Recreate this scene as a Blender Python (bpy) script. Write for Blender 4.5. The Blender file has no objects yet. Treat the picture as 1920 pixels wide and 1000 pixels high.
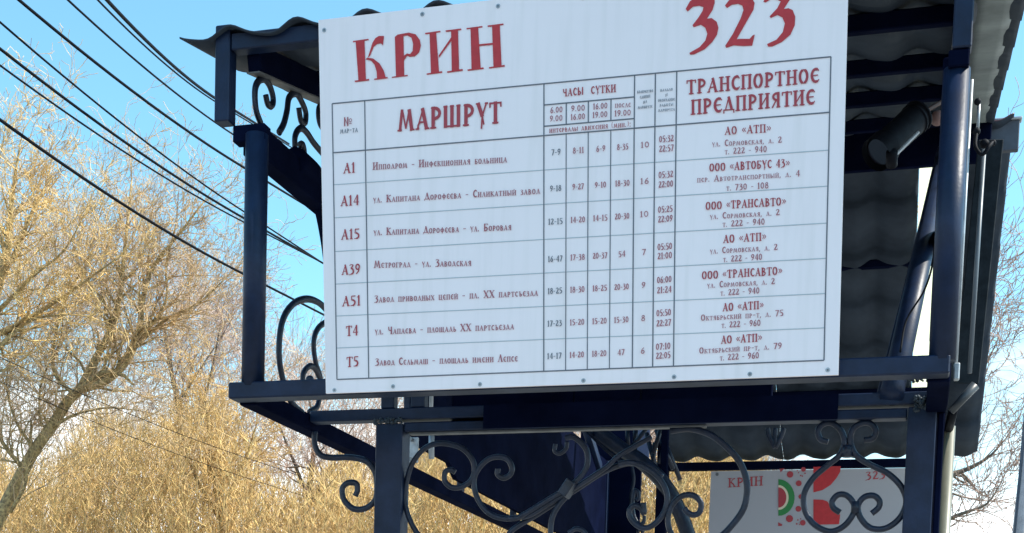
import bpy, bmesh, math, random
import numpy as np
from mathutils import Vector, Matrix
from mathutils.geometry import tessellate_polygon
R = math.radians
scene = bpy.context.scene
col = scene.collection
random.seed(7); rng = np.random.default_rng(11)

# ---------------------------------------------------------------- camera
EYE = Vector((0, 0, 1.5))
yaw, pitch, roll, FPX, PPX, PPY = R(16), R(-3.9), R(1.75), 2580.0, 960.0, 1500.0
fwd = Vector((-math.sin(yaw)*math.cos(pitch), math.cos(yaw)*math.cos(pitch), math.sin(pitch)))
r0 = Vector((math.cos(yaw), math.sin(yaw), 0)); u0 = r0.cross(fwd)
rgt = r0*math.cos(roll) + u0*math.sin(roll); up = -r0*math.sin(roll) + u0*math.cos(roll)
cam_d = bpy.data.cameras.new('camera'); cam = bpy.data.objects.new('camera', cam_d); col.objects.link(cam)
M = Matrix((rgt, up, -fwd)).transposed().to_4x4(); M.translation = EYE
cam.matrix_world = M
cam_d.sensor_width = 36; cam_d.lens = FPX/1920*36; cam_d.shift_y = (PPY-500)/1920; cam_d.clip_end = 5000; cam_d.clip_start = .05
scene.camera = cam
scene.render.resolution_x, scene.render.resolution_y = 1024, 533

# ---------------------------------------------------------------- light
SUN = Vector((.66, .11, .74)).normalized()          # towards the sun: right of the shelter, a touch behind the board's plane
el = math.asin(SUN.z); az = math.atan2(SUN.x, SUN.y)
world = bpy.data.worlds.new('World'); scene.world = world; world.use_nodes = True
nt = world.node_tree; nt.nodes.clear()
def N(t, kind, **kw):
    n = t.nodes.new(kind)
    for k, v in kw.items(): setattr(n, k, v)
    return n
wo = N(nt, 'ShaderNodeOutputWorld'); bg = N(nt, 'ShaderNodeBackground'); bg.inputs[1].default_value = .115
sky = N(nt, 'ShaderNodeTexSky', sky_type='NISHITA'); sky.sun_disc = False; sky.sun_elevation = el; sky.sun_rotation = az
sky.air_density = 1.0; sky.dust_density = .5; sky.ozone_density = 1.5
tint = N(nt, 'ShaderNodeMix', data_type='RGBA', blend_type='MULTIPLY'); tint.inputs[0].default_value = 1
tint.inputs[7].default_value = (1.05, 1.54, 1.42, 1)
tc = N(nt, 'ShaderNodeTexCoord'); sep = N(nt, 'ShaderNodeSeparateXYZ')
nz = N(nt, 'ShaderNodeTexNoise'); nz.inputs['Scale'].default_value = 2.6; nz.inputs['Detail'].default_value = 8; nz.inputs['Roughness'].default_value = .6
mp = N(nt, 'ShaderNodeMapping'); mp.inputs['Scale'].default_value = (1, 1, 3.2); mp.inputs['Location'].default_value = (.4, .2, 0)
low = N(nt, 'ShaderNodeMapRange'); low.inputs[1].default_value = .10; low.inputs[2].default_value = .29; low.inputs[3].default_value = .45; low.inputs[4].default_value = -.12
add = N(nt, 'ShaderNodeMath', operation='ADD')
cr = N(nt, 'ShaderNodeMapRange'); cr.inputs[1].default_value = .56; cr.inputs[2].default_value = .84; cr.interpolation_type = 'SMOOTHSTEP'
cm = N(nt, 'ShaderNodeMix', data_type='RGBA'); cm.inputs[7].default_value = (8.6, 9.2, 9.4, 1)
L = nt.links.new
L(sky.outputs[0], tint.inputs[6]); L(tc.outputs['Generated'], sep.inputs[0]); L(tc.outputs['Generated'], mp.inputs[0]); L(mp.outputs[0], nz.inputs['Vector'])
L(sep.outputs[2], low.inputs[0]); L(nz.outputs[0], add.inputs[0]); L(low.outputs[0], add.inputs[1]); L(add.outputs[0], cr.inputs[0])
L(cr.outputs[0], cm.inputs[0]); L(tint.outputs[2], cm.inputs[6]); L(cm.outputs[2], bg.inputs[0]); L(bg.outputs[0], wo.inputs[0])
sd = bpy.data.lights.new('sun', 'SUN'); sd.energy = 4.2; sd.angle = R(.5); sd.color = (1, .93, .82)
so = bpy.data.objects.new('sun', sd); col.objects.link(so); so.rotation_euler = SUN.to_track_quat('Z', 'Y').to_euler()
vs = scene.view_settings; vs.view_transform = 'Standard'; vs.look = 'None'; vs.gamma = 1; vs.exposure = 0.92; vs.use_curve_mapping = False
scene.render.engine = 'CYCLES'

# ---------------------------------------------------------------- helpers
def ray(x, y): return fwd + rgt*((x-PPX)/FPX) - up*((y-PPY)/FPX)
def at(x, y, Y):          # the point of the place seen at a spot of the photograph, on the upright plane at depth Y
    d = ray(x, y); return EYE + d*(Y/d.y)
def atx(x, y, X):
    d = ray(x, y); return EYE + d*(X/d.x)

def mat(name, color, rough=.5, metal=0, var=.0, scale=20, bump=0, bscale=200, c2=None, spec=.5, coat=0):
    m = bpy.data.materials.new(name); m.use_nodes = True; t = m.node_tree; b = t.nodes['Principled BSDF']
    b.inputs['Base Color'].default_value = (*color, 1); b.inputs['Roughness'].default_value = rough; b.inputs['Metallic'].default_value = metal
    b.inputs['Specular IOR Level'].default_value = spec; b.inputs['Coat Weight'].default_value = coat
    tcn = N(t, 'ShaderNodeTexCoord')
    if var or c2:
        n = N(t, 'ShaderNodeTexNoise'); n.inputs['Scale'].default_value = scale; n.inputs['Detail'].default_value = 6; n.inputs['Roughness'].default_value = .65
        t.links.new(tcn.outputs['Object'], n.inputs['Vector'])
        mr = N(t, 'ShaderNodeMapRange'); mr.inputs[1].default_value = .35; mr.inputs[2].default_value = .68; t.links.new(n.outputs[0], mr.inputs[0])
        mx = N(t, 'ShaderNodeMix', data_type='RGBA')
        c2 = c2 or tuple(c*(1-var) for c in color)
        mx.inputs[6].default_value = (*[min(1, c*(1+var)) for c in color], 1); mx.inputs[7].default_value = (*c2, 1)
        t.links.new(mr.outputs[0], mx.inputs[0]); t.links.new(mx.outputs[2], b.inputs['Base Color'])
        rr = N(t, 'ShaderNodeMapRange'); rr.inputs[3].default_value = max(.05, rough-.1); rr.inputs[4].default_value = min(1, rough+.15)
        t.links.new(n.outputs[0], rr.inputs[0]); t.links.new(rr.outputs[0], b.inputs['Roughness'])
    if bump:
        n2 = N(t, 'ShaderNodeTexNoise'); n2.inputs['Scale'].default_value = bscale; n2.inputs['Detail'].default_value = 3
        t.links.new(tcn.outputs['Object'], n2.inputs['Vector'])
        bp = N(t, 'ShaderNodeBump'); bp.inputs['Strength'].default_value = bump; bp.inputs['Distance'].default_value = .002
        t.links.new(n2.outputs[0], bp.inputs['Height']); t.links.new(bp.outputs[0], b.inputs['Normal'])
    return m

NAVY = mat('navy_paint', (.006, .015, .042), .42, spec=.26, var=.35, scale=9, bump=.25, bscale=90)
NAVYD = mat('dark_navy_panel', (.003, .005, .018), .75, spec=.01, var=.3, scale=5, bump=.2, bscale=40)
IRON = mat('forged_bar_paint', (.007, .013, .030), .36, spec=.4, var=.4, scale=30, bump=.6, bscale=150)
WELD = mat('rough_weld', (.03, .042, .055), .55, var=.5, scale=60, bump=1, bscale=260)
UNDER = mat('sheet_underside', (.034, .045, .062), .6, spec=.10, var=.22, scale=3.5, bump=.15, bscale=20)
TOP = mat('sheet_topcoat', (.075, .026, .028), .32, var=.25, scale=6)
BOARD = mat('white_plastic_board', (.93, .84, .85), .42, var=.018, scale=1.5, bump=.05, bscale=12)
t = BOARD.node_tree; b_ = t.nodes['Principled BSDF']; tcn = N(t, 'ShaderNodeTexCoord'); mp_ = N(t, 'ShaderNodeMapping'); mp_.inputs['Scale'].default_value = (26, 1, 1.6)
n_ = N(t, 'ShaderNodeTexNoise'); n_.inputs['Scale'].default_value = 1.4; n_.inputs['Detail'].default_value = 7; mr_ = N(t, 'ShaderNodeMapRange'); mr_.inputs[1].default_value = .48; mr_.inputs[2].default_value = .80; mr_.inputs[4].default_value = .22
mx_ = N(t, 'ShaderNodeMix', data_type='RGBA'); mx_.inputs[7].default_value = (.55, .53, .48, 1); src = b_.inputs['Base Color'].links[0].from_socket
t.links.new(tcn.outputs['Object'], mp_.inputs[0]); t.links.new(mp_.outputs[0], n_.inputs['Vector']); t.links.new(n_.outputs[0], mr_.inputs[0]); t.links.new(mr_.outputs[0], mx_.inputs[0]); t.links.new(src, mx_.inputs[6]); t.links.new(mx_.outputs[2], b_.inputs['Base Color'])
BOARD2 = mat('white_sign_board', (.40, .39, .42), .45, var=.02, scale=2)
RED = mat('red_print', (.50, .028, .035), .5, var=.1, scale=30)
REDD = mat('dark_red_print', (.40, .045, .06), .5)
MAR = mat('maroon_print', (.38, .11, .135), .5)
GREYP = mat('grey_print', (.13, .14, .165), .5)
GREYL = mat('pale_grey_print', (.42, .48, .51), .5)
GREEN = mat('green_print', (.03, .22, .06), .5)
CREAM = mat('cream_print', (.70, .62, .45), .5)
STEEL = mat('galvanised_steel', (.36, .39, .42), .38, metal=.3, var=.2, scale=30)
SCREW = mat('screw_steel', (.18, .19, .20), .4, metal=.6)
CREAMP = mat('cream_paint', (.17, .165, .125), .35, var=.15, scale=12)
BLACK = mat('black_plastic', (.006, .007, .011), .62, spec=.1, var=.3, scale=30)
RUBBER = mat('cable_sheath', (.004, .005, .008), .7, spec=.1)
CONC = mat('weathered_concrete', (.42, .41, .43), .8, var=.2, scale=9, bump=.4, bscale=60)
BARK = mat('pale_bark', (.42, .31, .14), .85, var=.3, scale=24, c2=(.09, .065, .045), bump=.8, bscale=40)
BARKD = mat('grey_bark', (.20, .16, .115), .85, c2=(.08, .07, .06), scale=7, bump=.8, bscale=40)
TWIG = mat('golden_twigs', (.68, .47, .22), .7, var=.2, scale=5, c2=(.30, .21, .15))
TWIGG = mat('yellow_willow_twigs', (.88, .61, .24), .65, var=.15, scale=5, c2=(.26, .16, .09))
TWIGB = mat('brown_twigs', (.30, .20, .14), .75, var=.3, scale=1.2)
TWIGP = mat('pinkish_brown_twigs', (.42, .29, .23), .75, var=.3, scale=4)
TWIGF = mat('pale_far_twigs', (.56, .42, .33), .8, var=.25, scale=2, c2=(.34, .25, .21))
EARTH = mat('dry_grass_ground', (.15, .145, .12), .95, var=.3, scale=.8, c2=(.10, .105, .08), bump=1, bscale=6)
PAVE = mat('asphalt', (.06, .06, .062), .9, var=.2, scale=4, bump=.6, bscale=120)
VERGE0 = mat('underside_grey', (.10, .105, .11), .5, var=.3, scale=20)  # one grey for the strips under rafters and lower lintel
TRANS = bpy.data.materials.new('translucent_roof_strip'); TRANS.use_nodes = True
t = TRANS.node_tree; t.nodes.clear(); o_ = N(t, 'ShaderNodeOutputMaterial'); d1 = N(t, 'ShaderNodeBsdfDiffuse'); d2 = N(t, 'ShaderNodeBsdfTranslucent'); ms = N(t, 'ShaderNodeMixShader')
d1.inputs[0].default_value = (.85, .85, .72, 1); d2.inputs[0].default_value = (.95, .95, .80, 1); ms.inputs[0].default_value = .8
t.links.new(d1.outputs[0], ms.inputs[1]); t.links.new(d2.outputs[0], ms.inputs[2]); t.links.new(ms.outputs[0], o_.inputs[0])

def tag(o, label=None, cat=None, group=None, kind=None):
    if label: o['label'] = label
    if cat: o['category'] = cat
    if group: o['group'] = group
    if kind: o['kind'] = kind
    return o
def empty(name, loc=(0, 0, 0)):
    o = bpy.data.objects.new(name, None); col.objects.link(o); o.location = loc; o.empty_display_size = .1; return o
def obj(name, bm, m, parent=None, smooth=False):
    me = bpy.data.meshes.new(name); bm.normal_update(); bm.to_mesh(me); bm.free()
    for mm in (m if isinstance(m, (list, tuple)) else [m]): me.materials.append(mm)
    if smooth: me.shade_smooth()
    o = bpy.data.objects.new(name, me); col.objects.link(o)
    if parent:
        o.parent = parent; o.matrix_parent_inverse = Matrix.Translation(-parent_loc(parent))
    return o
def parent_loc(p):
    v = Vector(p.location) if p.type == 'EMPTY' else Vector((0, 0, 0)); 
    return v
def frame_of(a, b, hint=Vector((0, 0, 1))):
    d = (b-a).normalized()
    if abs(d.dot(hint)) > .95: hint = Vector((0, 1, 0))
    s = d.cross(hint).normalized(); n = s.cross(d).normalized(); return d, s, n
def bar_bm(a, b, w, h, hint=Vector((0, 0, 1)), bev=.003, bm=None):
    """rectangular hollow section from a to b (centre line), w across, h along the hint"""
    bm = bm or bmesh.new(); a = Vector(a); b = Vector(b); d, s, n = frame_of(a, b, hint)
    vs_ = [bm.verts.new(p + s*(w/2*i) + n*(h/2*j)) for p in (a, b) for i, j in ((-1, -1), (1, -1), (1, 1), (-1, 1))]
    fs = [(0, 1, 2, 3), (7, 6, 5, 4), (0, 4, 5, 1), (1, 5, 6, 2), (2, 6, 7, 3), (3, 7, 4, 0)]
    faces = [bm.faces.new([vs_[k] for k in f]) for f in fs]
    bmesh.ops.recalc_face_normals(bm, faces=faces)
    if bev: bmesh.ops.bevel(bm, geom=list({e for f in faces for e in f.edges}), offset=bev, segments=1, affect='EDGES')
    return bm
def box_bm(lo, hi, bev=.003, bm=None):
    lo = Vector(lo); hi = Vector(hi); c = (lo+hi)/2
    return bar_bm((lo.x, c.y, c.z), (hi.x, c.y, c.z), hi.y-lo.y, hi.z-lo.z, bev=bev, bm=bm)
def tube_bm(pts, r, n=12, bm=None, cap=True, flat=None):
    """round (or, with flat, oval) section swept along points; r is one radius or one per point"""
    bm = bm or bmesh.new(); pts = [Vector(p) for p in pts]; rs = r if isinstance(r, (list, tuple)) else [r]*len(pts)
    rings = []; ref = None
    for i, p in enumerate(pts):
        t_ = (pts[min(i+1, len(pts)-1)] - pts[max(i-1, 0)]).normalized()
        if ref is None: ref = Vector((0, 0, 1)) if abs(t_.z) < .9 else Vector((0, 1, 0))
        if flat is not None: ref = flat
        s = t_.cross(ref).normalized(); nn = s.cross(t_).normalized()
        if flat is None: ref = nn
        k = rs[i]
        rings.append([bm.verts.new(p + s*(math.cos(a)*k) + nn*(math.sin(a)*k*(1 if flat is None else .75))) for a in [2*math.pi*j/n for j in range(n)]])
    for A, B in zip(rings, rings[1:]):
        for j in range(n): bm.faces.new((A[j], A[(j+1) % n], B[(j+1) % n], B[j]))
    if cap: bm.faces.new(rings[0][::-1]); bm.faces.new(rings[-1])
    bmesh.ops.recalc_face_normals(bm, faces=bm.faces[:])
    return bm
def crom(P, k=8):
    P = [Vector(p) for p in P]; out = []
    Q = [P[0]*2-P[1]] + P + [P[-1]*2-P[-2]]
    for i in range(1, len(Q)-2):
        a, b, c, d = Q[i-1:i+3]
        for j in range(k):
            s = j/k; out.append(.5*((2*b) + (c-a)*s + (2*a-5*b+4*c-d)*s*s + (3*b-a-3*c+d)*s**3))
    out.append(P[-1]); return out
def poly_plate(bm, pts, thick_dir, thick, mi=0):
    """a solid plate from an outline: the outline gets its own thickness"""
    a = [bm.verts.new(p) for p in pts]; b = [bm.verts.new(Vector(p)+thick_dir*thick) for p in pts]
    for tri in tessellate_polygon([[Vector(p) for p in pts]]):
        for vs2 in ([a[i] for i in tri], [b[i] for i in reversed(tri)]):
            try: bm.faces.new(vs2).material_index = mi
            except ValueError: pass
    n = len(pts)
    for i in range(n): bm.faces.new((a[i], a[(i+1) % n], b[(i+1) % n], b[i])).material_index = mi
    bmesh.ops.recalc_face_normals(bm, faces=bm.faces[:])

# ---------------------------------------------------------------- ground
def sheet(name, x0, x1, y0, y1, z, m):
    bm = bmesh.new(); n = 12
    g = [[bm.verts.new((x0+(x1-x0)*i/n, y0+(y1-y0)*j/n, z)) for j in range(n+1)] for i in range(n+1)]
    for i in range(n):
        for j in range(n): bm.faces.new((g[i][j], g[i+1][j], g[i+1][j+1], g[i][j+1]))
    return tag(obj(name, bm, m), kind='structure')
sheet('ground', -1500, 1500, -1500, 1500, 0, EARTH)
sheet('road', -60, 60, -12, 1.2, .004, PAVE)
tag(obj('pavement', box_bm((-60, 1.2, -.1), (60, 9.2, .12), bev=.01), mat('pavement_concrete', (.30, .29, .27), .9, var=.2, scale=3, bump=.5, bscale=60)), kind='structure')

# ---------------------------------------------------------------- bus shelter
S = tag(empty('bus_shelter', (-.8, 5.5, .12)), 'dark navy welded steel bus shelter with forged scrolls and metal tile roof', 'bus shelter')
def part(name, bm, m=None, parent=S, smooth=False, label=None):
    o = obj(name, bm, m or NAVY, parent, smooth)
    if label: o['label'] = label
    return o
PV = .12                                        # pavement level
# front (board) plane, Y = 3.55
XL, XR = -1.82, .033
part('post', box_bm((-1.93, 3.53, 3.088), (-1.886, 3.575, 3.345)))
part('post', box_bm((.019, 3.53, 3.093), (.064, 3.575, 3.50)))
for x in (XL, XR):
    part('post', tube_bm([(x, 3.575, 2.372), (x, 3.575, 3.06)], .032, 24), smooth=True)
part('corner_block', box_bm((-1.888, 3.56, 3.04), (-1.79, 3.60, 3.086)), NAVYD)
part('corner_block', box_bm((.012, 3.535, 3.052), (.060, 3.60, 3.091)), NAVYD)
part('beam', box_bm((-1.882, 3.545, 2.336), (.052, 3.605, 2.381), bev=.004), label='long lower beam carrying the route board')
part('beam', box_bm((-1.884, 3.535, 3.277), (.018, 3.575, 3.322)), label='upper front beam under the roof edge')
# side beams running back
for x, x1 in ((-1.85, 8.1), (.028, 8.1)):
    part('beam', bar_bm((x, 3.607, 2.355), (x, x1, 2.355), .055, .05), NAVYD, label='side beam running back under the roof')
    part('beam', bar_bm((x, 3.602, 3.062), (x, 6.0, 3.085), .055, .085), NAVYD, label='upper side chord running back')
# curved bracket of the left gable, turning down behind the board
cv = crom([atx(x, y, -1.84) for x, y in ((552, 300), (590, 335), (604, 385), (614, 450), (620, 520))], 6)
part('curved_bracket', tube_bm(cv, [.04-.022*i/len(cv) for i in range(len(cv))], 8), NAVYD, smooth=True)
# lower door frame, Y = 3.96
part('beam', box_bm((-1.822, 3.96, 2.354), (.018, 4.01, 2.388)), label='upper lintel of the entrance')
part('beam', box_bm((-1.512, 3.962, 2.318), (-.048, 4.012, 2.344)), label='lower lintel of the entrance')
part('post', box_bm((-1.600, 3.955, PV), (-1.514, 4.025, 2.342)), label='left square post of the entrance')
part('post', box_bm((-.046, 3.955, PV), (.030, 4.025, 2.345)), label='right square post of the entrance')
for xa, xb, zt in ((-1.38, -1.0, 2.50), (-.998, -.80, 2.440), (-.798, -.42, 2.50)):
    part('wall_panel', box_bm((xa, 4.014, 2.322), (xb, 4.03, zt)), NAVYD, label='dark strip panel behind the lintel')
for a, b in ((715, 740), (771, 797)):
    p, q = at(a, 750, 3.97), at(b, 750, 3.97)
    part('stub_post', box_bm((p.x, 3.965, 2.3885), (q.x, 4.0, 2.56)))
p = at(808.5, 755, 4.3); part('stub_post', tube_bm([(p.x, 4.3, 2.42), (p.x, 4.3, 2.75)], .007, 10), STEEL, smooth=True, label='thin grey rod behind the lintel')
part('wall_panel', box_bm((at(905, 780, 3.95).x, 3.9555, 2.3185), (at(1571, 765, 3.95).x, 3.9590, 2.3875), bev=0), NAVYD, label='added dark plate for shade over the lintels')  # dark plate added for the shade the route board throws on the lintels
# grey strip along the underside of the lower lintel
part('underside_strip', box_bm((-1.50, 3.975, 2.311), (-.60, 4.0, 2.3175), bev=.001), VERGE0)
# welds
def weld(c, s, n, seed):
    rnd = random.Random(seed); bm = bmesh.new()
    for k in range(n):
        p = Vector(c)+Vector((rnd.uniform(-s[0], s[0]), rnd.uniform(-s[1], s[1]), rnd.uniform(-s[2], s[2])))
        bmesh.ops.create_icosphere(bm, subdivisions=1, radius=rnd.uniform(.003, .007), matrix=Matrix.Translation(p))
    part('weld_bead', bm, WELD, smooth=True)
weld((-.008, 3.956, 2.352), (.022, .003, .02), 70, 1); weld((-1.56, 3.955, 2.348), (.045, .003, .008), 50, 2)

# side panel and back panel
bm = bmesh.new(); zb = 2.43
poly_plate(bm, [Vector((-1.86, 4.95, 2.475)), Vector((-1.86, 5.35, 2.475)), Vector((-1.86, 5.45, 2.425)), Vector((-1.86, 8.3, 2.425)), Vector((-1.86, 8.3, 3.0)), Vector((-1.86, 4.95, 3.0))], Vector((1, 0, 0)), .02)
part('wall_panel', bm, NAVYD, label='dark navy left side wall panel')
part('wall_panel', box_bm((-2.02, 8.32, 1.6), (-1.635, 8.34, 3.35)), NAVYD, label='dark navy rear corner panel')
for Y in (4.95, 5.6, 6.4):
    part('post', box_bm((-1.885, Y-.02, PV if Y > 5 and Y < 5.5 else 2.381), (-1.862, Y+.02, 3.02)))
part('post', box_bm((-1.885, 8.28, PV), (-1.83, 8.33, 3.0)), label='rear left corner post')
a = at(765, 820, 4.9); b = at(783, 868, 4.9)
pl = part('bracket_plate', box_bm((a.x, 4.9, b.z), (b.x, 4.91, a.z)), STEEL)
for yy in (824, 862):
    c = at(771, yy, 4.895); part('bolt', tube_bm([c, c+Vector((0, -.012, 0))], .008, 8), SCREW, parent=pl)
a = at(809, 815, 4.85); b = at(809, 860, 4.85); part('rod', tube_bm([a, b], .011, 10), STEEL, smooth=True)
a = at(784, 872, 5.0)

# roof: metal tile sheets
PITCH = .2
def roof_sheet(x0, x1, y0, z0, y1, z1, phase=-1.872, step=.35, amp=.014, lip=.018, thick=.005, mats=None, parent=S, label=None, flip=False):
    """tile profile: waves across, a step every 'step' metres along; y0,z0 is the eave"""
    Ls = math.hypot(y1-y0, z1-z0); dy, dz = (y1-y0)/Ls, (z1-z0)/Ls; nrm = Vector((0, -dz, dy)) if dy > 0 else Vector((0, dz, -dy))
    if nrm.z < 0: nrm = -nrm
    nx = max(4, int((x1-x0)/PITCH*14)); rows = []
    s = 0.0; k = 0
    while s < Ls-1e-4:
        e = min(s+step, Ls); rows.append((s, 0.0)); rows.append((s+(e-s)*.5, -lip*.5*(e-s)/step)); rows.append((e-.002, -lip*(e-s)/step)); s = e
    bm = bmesh.new(); up_, dn = [], []
    for (s, off) in rows:
        ru, rd = [], []
        for i in range(nx+1):
            x = x0+(x1-x0)*i/nx; ph = 2*math.pi*(x-phase)/PITCH
            w = amp*(math.cos(ph)+.22*math.cos(2*ph+.7)) 
            base = Vector((x, y0+dy*s, z0+dz*s)) + nrm*(w+off+lip)
            ru.append(bm.verts.new(base+nrm*thick/2)); rd.append(bm.verts.new(base-nrm*thick/2))
        up_.append(ru); dn.append(rd)
    def q(a, b, c, d, mi):
        f = bm.faces.new((a, b, c, d)); f.material_index = mi; f.smooth = True
    for j in range(len(rows)-1):
        for i in range(nx):
            q(up_[j][i], up_[j][i+1], up_[j+1][i+1], up_[j+1][i], 0); q(dn[j][i], dn[j+1][i], dn[j+1][i+1], dn[j][i+1], 1)
    for i in range(nx):
        q(up_[0][i], dn[0][i], dn[0][i+1], up_[0][i+1], 1); q(up_[-1][i], up_[-1][i+1], dn[-1][i+1], dn[-1][i], 0)
    for j in range(len(rows)-1):
        q(up_[j][0], up_[j+1][0], dn[j+1][0], dn[j][0], 1); q(up_[j][-1], dn[j][-1], dn[j+1][-1], up_[j+1][-1], 1)
    bmesh.ops.recalc_face_normals(bm, faces=bm.faces[:])
    return part('roof_sheet', bm, mats or [TOP, UNDER], parent, label=label)
SL = .24
def zf(Y): return 3.300+SL*(Y-3.5)
RY = 6.0; RZ = zf(RY)
for a, b in ((-2.03, -.885), (-.883, .205)):
    roof_sheet(a, b, 3.517, 3.296, RY, RZ-.008, label='front slope metal tile sheet')
roof_sheet(-1.44, -.765, 8.08, 2.934, RY-.02, RZ-.01, phase=-1.142+.085, lip=.034, step=.32, amp=.017, label='rear slope metal tile sheet')
roof_sheet(-.763, -.076, 8.08, 2.934, RY-.02, RZ-.01, phase=-1.142+.085, lip=.034, step=.32, amp=.017, label='rear slope metal tile sheet')
roof_sheet(.085, .285, 8.08, 2.934, RY-.02, RZ-.01, phase=.10, lip=.034, step=.32, amp=.017, label='narrow outer metal tile strip of the rear slope')
for k in range(1):
    bm = bmesh.new()
    poly_plate(bm, [Vector((-.074, RY+.1, RZ-.02)), Vector((.075, RY+.1, RZ-.02)), Vector((.075, 8.05, 2.965)), Vector((-.074, 8.05, 2.965))], Vector((0, .2, .5)).normalized(), .004)
    part('roof_light_strip', bm, TRANS, label='cream translucent strip in the rear slope')
for Y in (4.0, 4.58, 5.1, 5.65):
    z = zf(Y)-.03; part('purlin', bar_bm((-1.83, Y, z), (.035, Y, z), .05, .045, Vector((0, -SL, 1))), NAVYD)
for f in (.30, .72):
    Y = RY+.1+(8.05-RY-.1)*f; z = RZ+(2.95-RZ)*f-.035; part('purlin', bar_bm((-1.80, Y, z), (.04, Y, z), .035, .035), NAVYD)
part('ridge_plate', box_bm((-1.9, 5.975, 3.74), (.20, 6.0, RZ+.03)), NAVYD)
part('ridge_cap', box_bm((-1.95, 5.93, RZ+.035), (.21, 6.08, RZ+.05)), UNDER)
# ridge plate end that sticks out beyond the right verge
a = at(1912, 228, 6.05); b = at(1838, 290, 6.05); c = at(1740, 290, 6.05)
part('ridge_plate', box_bm((c.x, 6.03, b.z), (a.x, 6.06, a.z)), mat('slate_paint_end', (.05, .058, .078), .5, var=.2), label='slate grey beam end standing out past the right roof edge')
part('flashing', box_bm((b.x, 6.02, a.z), (a.x+.008, 6.07, a.z+.010)), STEEL)
for x in (-1.838, .041):
    w = .04
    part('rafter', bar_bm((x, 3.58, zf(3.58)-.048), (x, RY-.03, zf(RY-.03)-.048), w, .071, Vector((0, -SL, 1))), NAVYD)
    part('rafter_lit_strip', bar_bm((x, 3.58, zf(3.58)-.0865), (x, RY-.03, zf(RY-.03)-.0865), w, .004, Vector((0, -SL, 1)), bev=0), VERGE0)  # added strip; its grey stands for ground light on the rafter's underside
    part('rafter', bar_bm((x, RY+.03, RZ-.05), (x, 8.05, 2.92), w, .05, Vector((0, SL, 1))))
VERGE = mat('verge_skylit_grey', (.19, .22, .22), .6, var=.22, scale=6, bump=.5, bscale=18)  # added strip; its pale grey stands for open-sky light on the roof sheet
bm = bmesh.new(); n = 40; rr_ = []
for i in range(n+1):
    Y = 3.53+(RY-.06-3.53)*i/n; z = zf(Y)-.012+.010*abs(math.sin(i*math.pi/5.6))
    rr_.append([bm.verts.new((x, Y, z+dz)) for dz in (0, .004) for x in (.068, .105, .15, .178)])
for A, C2 in zip(rr_, rr_[1:]):
    for i, j in ((0, 1), (1, 2), (2, 3), (3, 7), (7, 6), (6, 5), (5, 4), (4, 0)): bm.faces.new((A[i], A[j], C2[j], C2[i]))
bmesh.ops.recalc_face_normals(bm, faces=bm.faces[:])
part('verge_skylit_strip', bm, VERGE, smooth=True, label='added pale grey strip for sky light under the right roof overhang')
# rear beam over the second board and rear posts
zbk = 2.895
part('beam', box_bm((-1.45, 8.03, 2.893), (.10, 8.08, 2.937)), NAVYD, label='rear beam over the emblem board')
part('post', box_bm((-1.455, 8.0, PV), (-1.415, 8.05, 2.89)), NAVYD, label='slim rear post')
part('post', box_bm((.06, 8.0, PV), (.10, 8.05, 2.89)), NAVYD)
# round brace behind the right pole
pr = part('brace', tube_bm([at(1672, 740, 3.95), at(1772, 285, 5.6)], .033, 18), smooth=True, label='slanting round brace behind the right pole')
part('brace', tube_bm([at(1650, 740, 4.0), at(1757, 305, 5.6)], .010, 8), smooth=True)
cabp = crom([at(1688, 660, 3.9), at(1700, 600, 3.95), at(1735, 540, 3.95), at(1752, 470, 3.9), at(1760, 330, 4.0)], 6)
part('power_lead', tube_bm(cabp, .003, 6), RUBBER, smooth=True)
# conduits right of the right pole
part('conduit', tube_bm([at(1822, 150, 3.72), at(1792, 690, 3.72)], .0045, 10), STEEL, smooth=True, label='thin grey conduit beside the right pole')
part('conduit', tube_bm([at(1846, 265, 3.9), at(1818, 700, 3.9)], .006, 10), mat('grey_conduit', (.10, .12, .14), .4), smooth=True)
part('conduit', tube_bm([at(1836, 190, 3.76), at(1833, 245, 3.76)], .004, 8), STEEL, smooth=True)
part('gutter_board', bar_bm(at(1858, 262, 5.2), at(1812, 720, 5.2), .006, .085, Vector((1, 0, 0))), mat('dark_green_grey', (.018, .024, .03), .8, var=.3, spec=.1))
for (x, y, r_) in ((1833, 191, .009), (1831, 247, .010), (1846, 270, .012), (1862, 268, .008)):
    c = at(x, y, 3.74); bm = bmesh.new(); bmesh.ops.create_icosphere(bm, subdivisions=2, radius=r_, matrix=Matrix.Translation(c)); part('cable_knot', bm, BLACK, smooth=True)
c1 = crom([at(1831, 247, 3.74), at(1829, 275, 3.72), at(1842, 290, 3.72), at(1854, 275, 3.72), at(1862, 266, 3.74)], 5)
part('power_lead', tube_bm(c1, .005, 6), BLACK, smooth=True)
part('angle_bracket', box_bm(tuple(at(1787, 712, 3.66)), tuple(at(1800, 683, 3.68))), STEEL, label='pale steel bracket at the right beam end')
a, b = at(1783, 772, 3.9), at(1829, 722, 3.9)
part('elbow_pipe', tube_bm([a, b], [.010, .013], 14), mat('grey_pipe', (.035, .042, .05), .35, var=.2), smooth=True, label='short slanting grey pipe end')
a, b = at(1779, 800, 4.25), at(1770, 1000, 4.25)
part('drain_pipe', tube_bm([(a.x, 4.25, PV), (a.x, 4.25, a.z)], .019, 18), CREAMP, smooth=True, label='cream drain pipe beside the right post')
part('pipe_collar', tube_bm([(a.x, 4.25, a.z-.01), tuple(at(1787, 770, 4.1))], .013, 12), BLACK, smooth=True)
# right corner post under the beam end
a = at(1752, 715, 3.99)
part('post', box_bm((.034, 3.96, PV), (at(1768, 850, 3.97).x, 4.03, 2.33)), NAVYD, label='dark post behind the right entrance post')
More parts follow.
